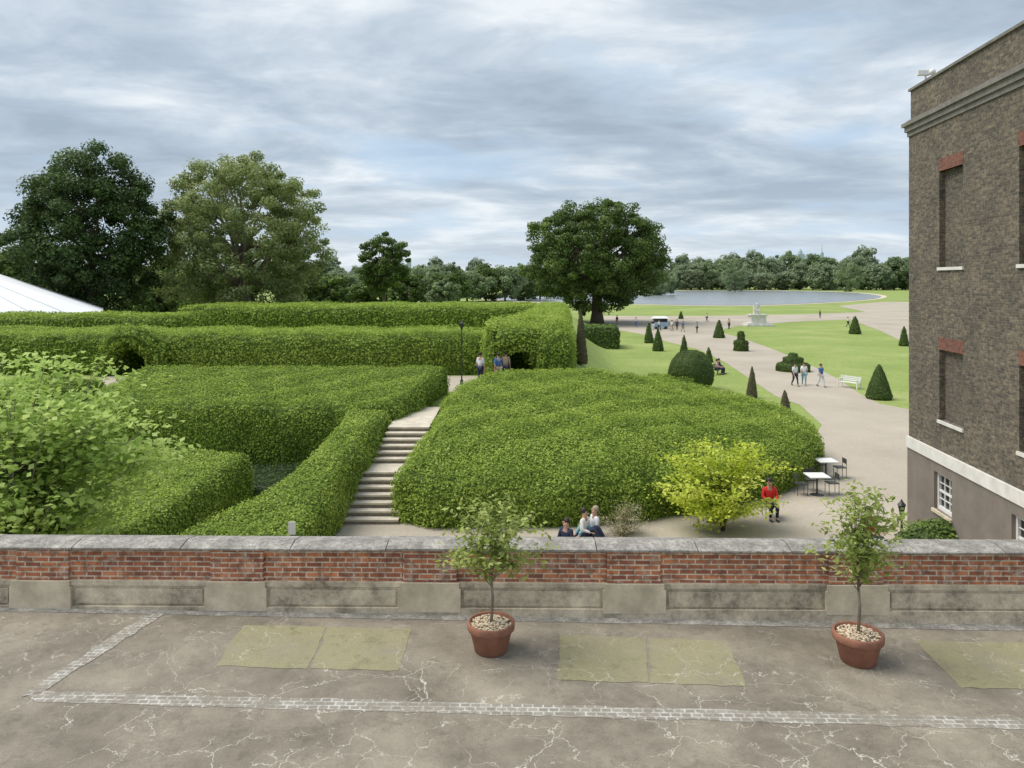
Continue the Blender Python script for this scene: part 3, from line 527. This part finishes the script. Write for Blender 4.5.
def pose(kind):
    n={}
    dz={'stand':0,'walk':0,'sit':-.43,'ground':-.8}[kind]
    for k,v in dict(P=(0,0,.95,.15),W=(0,0,1.1,.135),Ch=(0,.01,1.3,.155),N=(0,0,1.47,.055),H0=(0,-.02,1.56,.08),H1=(0,-.015,1.66,.085),No=(0,-.115,1.6,.014)).items(): n[k]=(v[0],v[1],v[2]+dz,v[3])
    for s,sn in ((1,'L'),(-1,'R')):
        n['Sh'+sn]=(.175*s,0,1.41+dz,.058); n['Ear'+sn]=(.088*s,0,1.6+dz,.012)
        if kind in('sit','ground'): el=(.24*s,-.06,1.14+dz); wr=(.15*s,-.3,1.08+dz); ha=(.13*s,-.38,1.07+dz)
        elif kind=='walk': el=(.23*s,.10*s,1.13); wr=(.23*s,.10*s-.12+.05*s,.9); ha=(wr[0],wr[1]-.03,.82)
        else: el=(.23*s,.03,1.13); wr=(.24*s,-.04,.88); ha=(.24*s,-.05,.8)
        n['El'+sn]=(*el,.043); n['Wr'+sn]=(*wr,.028); n['Ha'+sn]=(*ha,.033)
        d=Vector(ha)-Vector(wr); d.normalize(); side=Vector((0,1,0)) if abs(d.z)>.7 else Vector((1,0,0))
        for f,(o_,l) in enumerate([(-.03,.08),(-.01,.095),(.01,.09),(.03,.07)]): p_=Vector(ha)+d*l+side*o_+Vector((0,-.012,-.01)); n['F%d%s'%(f,sn)]=(*p_,.009)
        p_=Vector(ha)+d*.02-side*.06; n['Th'+sn]=(*p_,.01)
        n['Hp'+sn]=(.095*s,0,.9+dz,.095)
        if kind=='stand': kn=(.1*s,-.015,.5);an=(.1*s,.02,.09)
        elif kind=='walk': kn=(.095*s,-.18*s,.52) if s>0 else (.095*s,.06,.5); an=(.09*s,-.28,.09) if s>0 else (.09*s,.34,.14)
        elif kind=='sit': kn=(.11*s,-.45,.5);an=(.11*s,-.42,.09)
        else: kn=(.12*s,-.38,.42);an=(.11*s,-.62,.09)
        n['Kn'+sn]=(*kn,.062);n['An'+sn]=(*an,.04);n['To'+sn]=(an[0],an[1]-.17,an[2]-.05,.034)
    tor=[('P','W'),('W','Ch'),('Ch','N'),('N','H0'),('H0','H1'),('H0','No')]; arm=[];leg=[];fin=[];up=[];toe=[];slv=[]
    for s in 'LR':
        up+=[('Ch','Sh'+s),('Sh'+s,'El'+s)]; slv+=[('El'+s,'Wr'+s)]; arm+=[('El'+s,'Wr'+s),('Wr'+s,'Ha'+s)]; fin+=[('Ha'+s,'F%d%s'%(f,s)) for f in range(4)]+[('Ha'+s,'Th'+s),('H0','Ear'+s)]
        leg+=[('P','Hp'+s),('Hp'+s,'Kn'+s),('Kn'+s,'An'+s)]; toe+=[('An'+s,'To'+s)]
    body=skin_mesh(n,tor+up+arm+fin+leg+toe); shirt=skin_mesh(n,[('P','W'),('W','Ch')]+up+(slv if kind in('sit','ground') else []),1.3); tr=skin_mesh(n,leg,1.2)
    hz=n['H1'][2]; hm=MB(); hm.ball((0,.025,hz+.005),.1,.11,.105); hair=bpy.data.meshes.new('hair'); hair.from_pydata(hm.V,[],hm.F)
    em=MB()
    for s in(1,-1): em.ball((.033*s,-.098,hz-.03),.012,.01,.008,6,4)
    eyes=bpy.data.meshes.new('eyes'); eyes.from_pydata(em.V,[],em.F)
    shm=MB()
    for s in 'LR': a_=n['An'+s]; shm.ball((a_[0],a_[1]-.07,max(.045,a_[2]-.045)),.055,.15,.05,8,5)
    sh=bpy.data.meshes.new('shoe'); sh.from_pydata(shm.V,[],shm.F)
    for m_,mt in ((body,'skin'),(shirt,'white'),(tr,'navy'),(hair,'hair'),(eyes,'eye'),(sh,'black')): 
        m_.materials.clear(); m_.materials.append(M[mt])
    return dict(body=body,shirt=shirt,trousers=tr,hair=hair,eyes=eyes,shoes=sh)
PO={k:pose(k) for k in('stand','walk','sit','ground')}
def person(x,y,z,rz,kind,top,bot,label,group=None,sc=1,hair='hair'):
    r_=empty('person',(x,y,z),rz,label,'person',group); r_.scale=(sc,sc,sc)
    for k,me in PO[kind].items():
        o=bpy.data.objects.new(k,me); C.objects.link(o); o.parent=r_
        mt={'shirt':top,'trousers':bot,'hair':hair}.get(k)
        if mt: o.material_slots[0].link='OBJECT'; o.material_slots[0].material=M[mt]
    return r_
R=math.radians
x,y=pt(795,386); person(x,y,0,R(10),'walk','pale','navy','person in pale top walking on the path, left of the walking three')
x,y=pt(804,385); person(x,y,0,R(-15),'walk','white','teal','person in white top walking on the path, middle of the walking three')
x,y=pt(821,387); person(x,y,0,R(20),'walk','blue','pale','person in blue top walking on the path, right of the walking three')
person(-1.75,41.6,2.3,R(150),'stand','pale','navy','person in a pale top at the left of the hedge tunnel entrance')
person(-.75,41.3,2.3,R(200),'walk','blue','tan','person in a blue top walking into the hedge tunnel')
person(-.35,42.2,2.3,R(170),'stand','tan','navy','person in tan standing under the hedge tunnel entrance')
person(2.25,23.3,0,R(60),'ground','white','navy','person in a white shirt sitting on the ground before the hedge')
person(1.62,22.3,0,R(-40),'ground','navy','navy','person in dark clothes sitting low left of the person in white')
person(2.6,23.5,0,R(-70),'ground','pale','teal','person in pale grey sitting right of the person in white',hair='tan')
def chair(x,y,rz,label,g_='dark café chairs behind the parapet',mt='darkwood'):
    r_=empty('chair',(x,y,0),rz,label,'chair',g_); MB().box(-.2,.2,-.2,.2,.43,.46).build('seat',M[mt],r_)
    q=MB(); q.box(-.19,.19,.18,.2,.6,.8); q.build('backrest',M[mt],r_)
    for sx_ in(-.18,.18):
        for sy_ in(-.18,.19): MB().tube([(sx_,sy_,0),(sx_,sy_,.43 if sy_<0 else .8)],.012,6).build('leg',M[mt],r_)
def table(x,y,label,s=.42):
    r_=empty('table',(x,y,0),0,label,'table','white topped café tables'); MB().box(-s,s,-s,s,.72,.75).build('tabletop',M['white'],r_)
    MB().tube([(0,0,.02),(0,0,.72)],.03,8).build('post',M['black'],r_); MB().lathe([(.25,0),(.25,.02),(.04,.05)],seg=14).build('base',M['black'],r_)
for i,(px,py) in enumerate([(817,475),(826,460)]):
    x,y=pt(px,py,.75); table(x,y,['white topped table nearest the potted tree, in front of the hedge corner','white topped table farther up the path by the hedge corner'][i],.38)
    for k,(dx,dy,rz) in enumerate([(-.6,0,R(90)),(.6,.1,R(-90)),(0,.6,R(0))]): chair(x+dx,y+dy,rz,'dark chair at the %s table, on its %s side'%(['near','far'][i],['left','right','back'][k]))
chair(8.72,25.4,R(0),'dark chair under the person in red beside the golden tree'); person(8.72,25.4,0,R(0),'sit','red','navy','person in a red top sitting right of the golden tree')
chair(10.55,22.2,R(20),'dark chair behind the right potted tree'); person(10.55,22.2,0,R(20),'sit','red','navy','person in a red top sitting behind the right potted tree')
far=[(653,330,'navy','white'),(659,331,'pale','navy'),(664,329,'red','navy'),(672,331,'white','tan'),(677,330,'navy','navy'),(683,332,'blue','tan'),(697,333,'teal','navy'),(707,322,'white','navy'),(617,325,'navy','tan'),(636,327,'pale','blue'),(820,318,'navy','navy'),(848,327,'white','navy'),(729,329,'tan','navy')]
for i,(px,py,t,b_) in enumerate(far):
    x,y=pt(px,py); person(x,y,0,R(40*i),'walk' if i%2 else 'stand',t,b_,'tiny distant person on the paths near the pond','distant people on the paths')
o=person(sx,sy,2.1,0,'sit','statue','statue','x'); ks=list(o.children)
for c in ks:
    if c.name.startswith(('eyes','shoes')): bpy.data.objects.remove(c)
    else:
        if c.name.startswith('body'): c.name='figure'
        elif c.name.startswith('shirt'): c.name='robe_bodice'
        elif c.name.startswith('trousers'): c.name='robe_skirt'
        else: c.name='crown'
        c.material_slots[0].link='OBJECT'; c.material_slots[0].material=M['statue']; c.parent=sroot; c.location=(0,0,2.1); c.scale=(1.6,1.6,1.5)
bpy.data.objects.remove(o)
MB().box(-.55,.55,-.1,.5,2.1,3.7).build('throne',M['statue'],sroot)
def bench(x,y,rz,label,mt='white',w=.8):
    r_=empty('park_bench',(x,y,0),rz,label,'bench'); q=MB()
    for k in range(4): q.box(-w,w,-.22+.12*k,-.12+.12*k,.42,.45)
    q.build('seat',M[mt],r_); q=MB()
    for k in range(3): q.box(-w,w,.26,.29,.52+.13*k,.61+.13*k)
    q.build('backrest',M[mt],r_)
    for s in(-1,1):
        q=MB(); q.box(s*w-.04,s*w+.04,-.22,-.16,0,.65); q.box(s*w-.04,s*w+.04,.22,.28,0,.9); q.box(s*w-.05,s*w+.05,-.25,.28,.62,.66); q.build('bench_end',M[mt],r_)
x,y=pt(849,388); bench(x,y,R(-60),'white slatted bench on the lawn edge near the large yew cone')
x,y=pt(718,374); bench(x,y,R(60),'dark bench with people seated, beside the ball topiary','darkwood',.9); 
for k,(t,b_,w_) in enumerate([('pink','navy','pink'),('navy','navy','dark')]):
    person(x+.35*(k*2-1)*.5,y+.35*(k*2-1)*.87,.0,R(60),'sit',t,b_,'person in %s clothes seated on the dark bench'%w_)
x,y=pt(660,329); kr=empty('kiosk',(x,y,0),0,'small pale blue and white kiosk by the far path','kiosk')
MB().box(-1.2,1.2,-.8,.8,.25,1.2).build('body',M['kiosk'],kr); MB().box(-1.1,1.1,-.7,.7,1.2,1.75).build('window',M['glass'],kr)
q=MB(); q.add([(-1.4,-1,1.8),(1.4,-1,1.8),(1.4,1,1.8),(-1.4,1,1.8),(-.9,-.5,2.15),(.9,-.5,2.15),(.9,.5,2.15),(-.9,.5,2.15)],[(0,3,2,1),(4,5,6,7),(0,1,5,4),(1,2,6,5),(2,3,7,6),(3,0,4,7)]); q.build('roof',M['white'],kr)
for s in(-.8,.8): MB().tube([(s,-.9,.25),(s,-.78,.25)],.25,12).build('wheel',M['black'],kr)
def tower(px,ty,wpx,Yd,label,kind):
    h=8+(HY-ty)*Yd/F; w=wpx*Yd/F/2; r_=empty('far_tower',((px-512)/F*Yd,Yd,0),0,label,'tower'); q=MB()
    if kind=='box': q.box(-w,w,-w,w,0,h)
    elif kind=='spire': q.box(-w,w,-w,w,0,h*.8); q.lathe([(w*.5,h*.8),(w*.25,h*.9),(w*.05,h*1.05)],seg=8)
    else: q.box(-w,w,-w,w,0,h*.85); q.lathe([(w*.7,h*.85),(w*.62,h*.93),(w*.3,h*.99),(.5,h*1.02)],seg=14)
    q.build('shaft',M['tower'],r_); q=MB()
    for k in range(4): q.box(-w*1.02,w*1.02,-w*1.02,w*1.02,h*(.15+.15*k),h*(.17+.15*k))
    q.build('floor_band',M['cob'],r_)
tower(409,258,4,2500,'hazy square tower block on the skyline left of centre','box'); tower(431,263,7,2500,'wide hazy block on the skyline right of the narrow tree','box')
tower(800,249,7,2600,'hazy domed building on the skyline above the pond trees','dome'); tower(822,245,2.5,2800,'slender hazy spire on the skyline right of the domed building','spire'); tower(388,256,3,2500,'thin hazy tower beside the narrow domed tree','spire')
# ---------------------------------------------------------------- world
w=bpy.data.worlds.new('World'); bpy.context.scene.world=w; w.use_nodes=True; nt=w.node_tree; bg=nt.nodes['Background']
sky=nd(nt,'ShaderNodeTexSky',sky_type='NISHITA'); sky.sun_disc=False; sky.sun_elevation=R(58); sky.sun_rotation=R(-65)
dirv=coord(nt,'Generated'); s=nd(nt,'ShaderNodeSeparateXYZ'); nt.links.new(dirv,s.inputs[0])
zz=math_(nt,'ADD',math_(nt,'MAXIMUM',s.outputs[2],0.0),.13)
cb=nd(nt,'ShaderNodeCombineXYZ'); nt.links.new(math_(nt,'MULTIPLY',math_(nt,'DIVIDE',s.outputs[0],zz),.8),cb.inputs[0]); nt.links.new(math_(nt,'MULTIPLY',math_(nt,'DIVIDE',s.outputs[1],zz),1.0),cb.inputs[1]); cb.inputs[2].default_value=3.3
n1=noise(nt,.9,8,.55,cb.outputs[0],.5); n2=noise(nt,3.2,8,.6,cb.outputs[0],.4)
f=math_(nt,'ADD',math_(nt,'MULTIPLY',n1,.72),math_(nt,'MULTIPLY',n2,.28))
cl=ramp(nt,f,[(.38,(.37,.45,.55)),(.46,(.47,.555,.65)),(.53,(.61,.69,.77)),(.61,(.85,.90,.94))])
blue=ramp(nt,noise(nt,1.3,5,.5,cb.outputs[0],.2),[(.54,(0,0,0)),(.68,(.65,.65,.65))])
cl=mixc(nt,blue,cl,(.46,.63,.82))
hz=ramp(nt,s.outputs[2],[(.0,(1,1,1)),(.14,(0,0,0))])
cl=mixc(nt,math_(nt,'MULTIPLY',hz,.55),cl,(.72,.80,.87))
sk=mixc(nt,1.0,sky.outputs[0],(.1,.1,.1),'MULTIPLY'); c=mixc(nt,.06,cl,sk)
nt.links.new(c,bg.inputs[0]); bg.inputs[1].default_value=1.06
L=bpy.data.lights.new('sun','SUN'); L.energy=3.6; L.angle=R(40); L.color=(1,.94,.85); lo=bpy.data.objects.new('sun',L); C.objects.link(lo); lo.rotation_euler=(R(30),0,R(-95))
cam=bpy.data.cameras.new('camera'); cam.sensor_width=36; cam.lens=36*F/1024; cam.shift_y=-(384-HY)/1024; cam.clip_end=9000; cam.clip_start=.05
co_=bpy.data.objects.new('camera',cam); C.objects.link(co_); co_.location=(0,0,8); co_.rotation_euler=(R(90),0,0); bpy.context.scene.camera=co_
sc=bpy.context.scene; sc.view_settings.view_transform='Standard'; sc.view_settings.look='None'; sc.view_settings.exposure=0
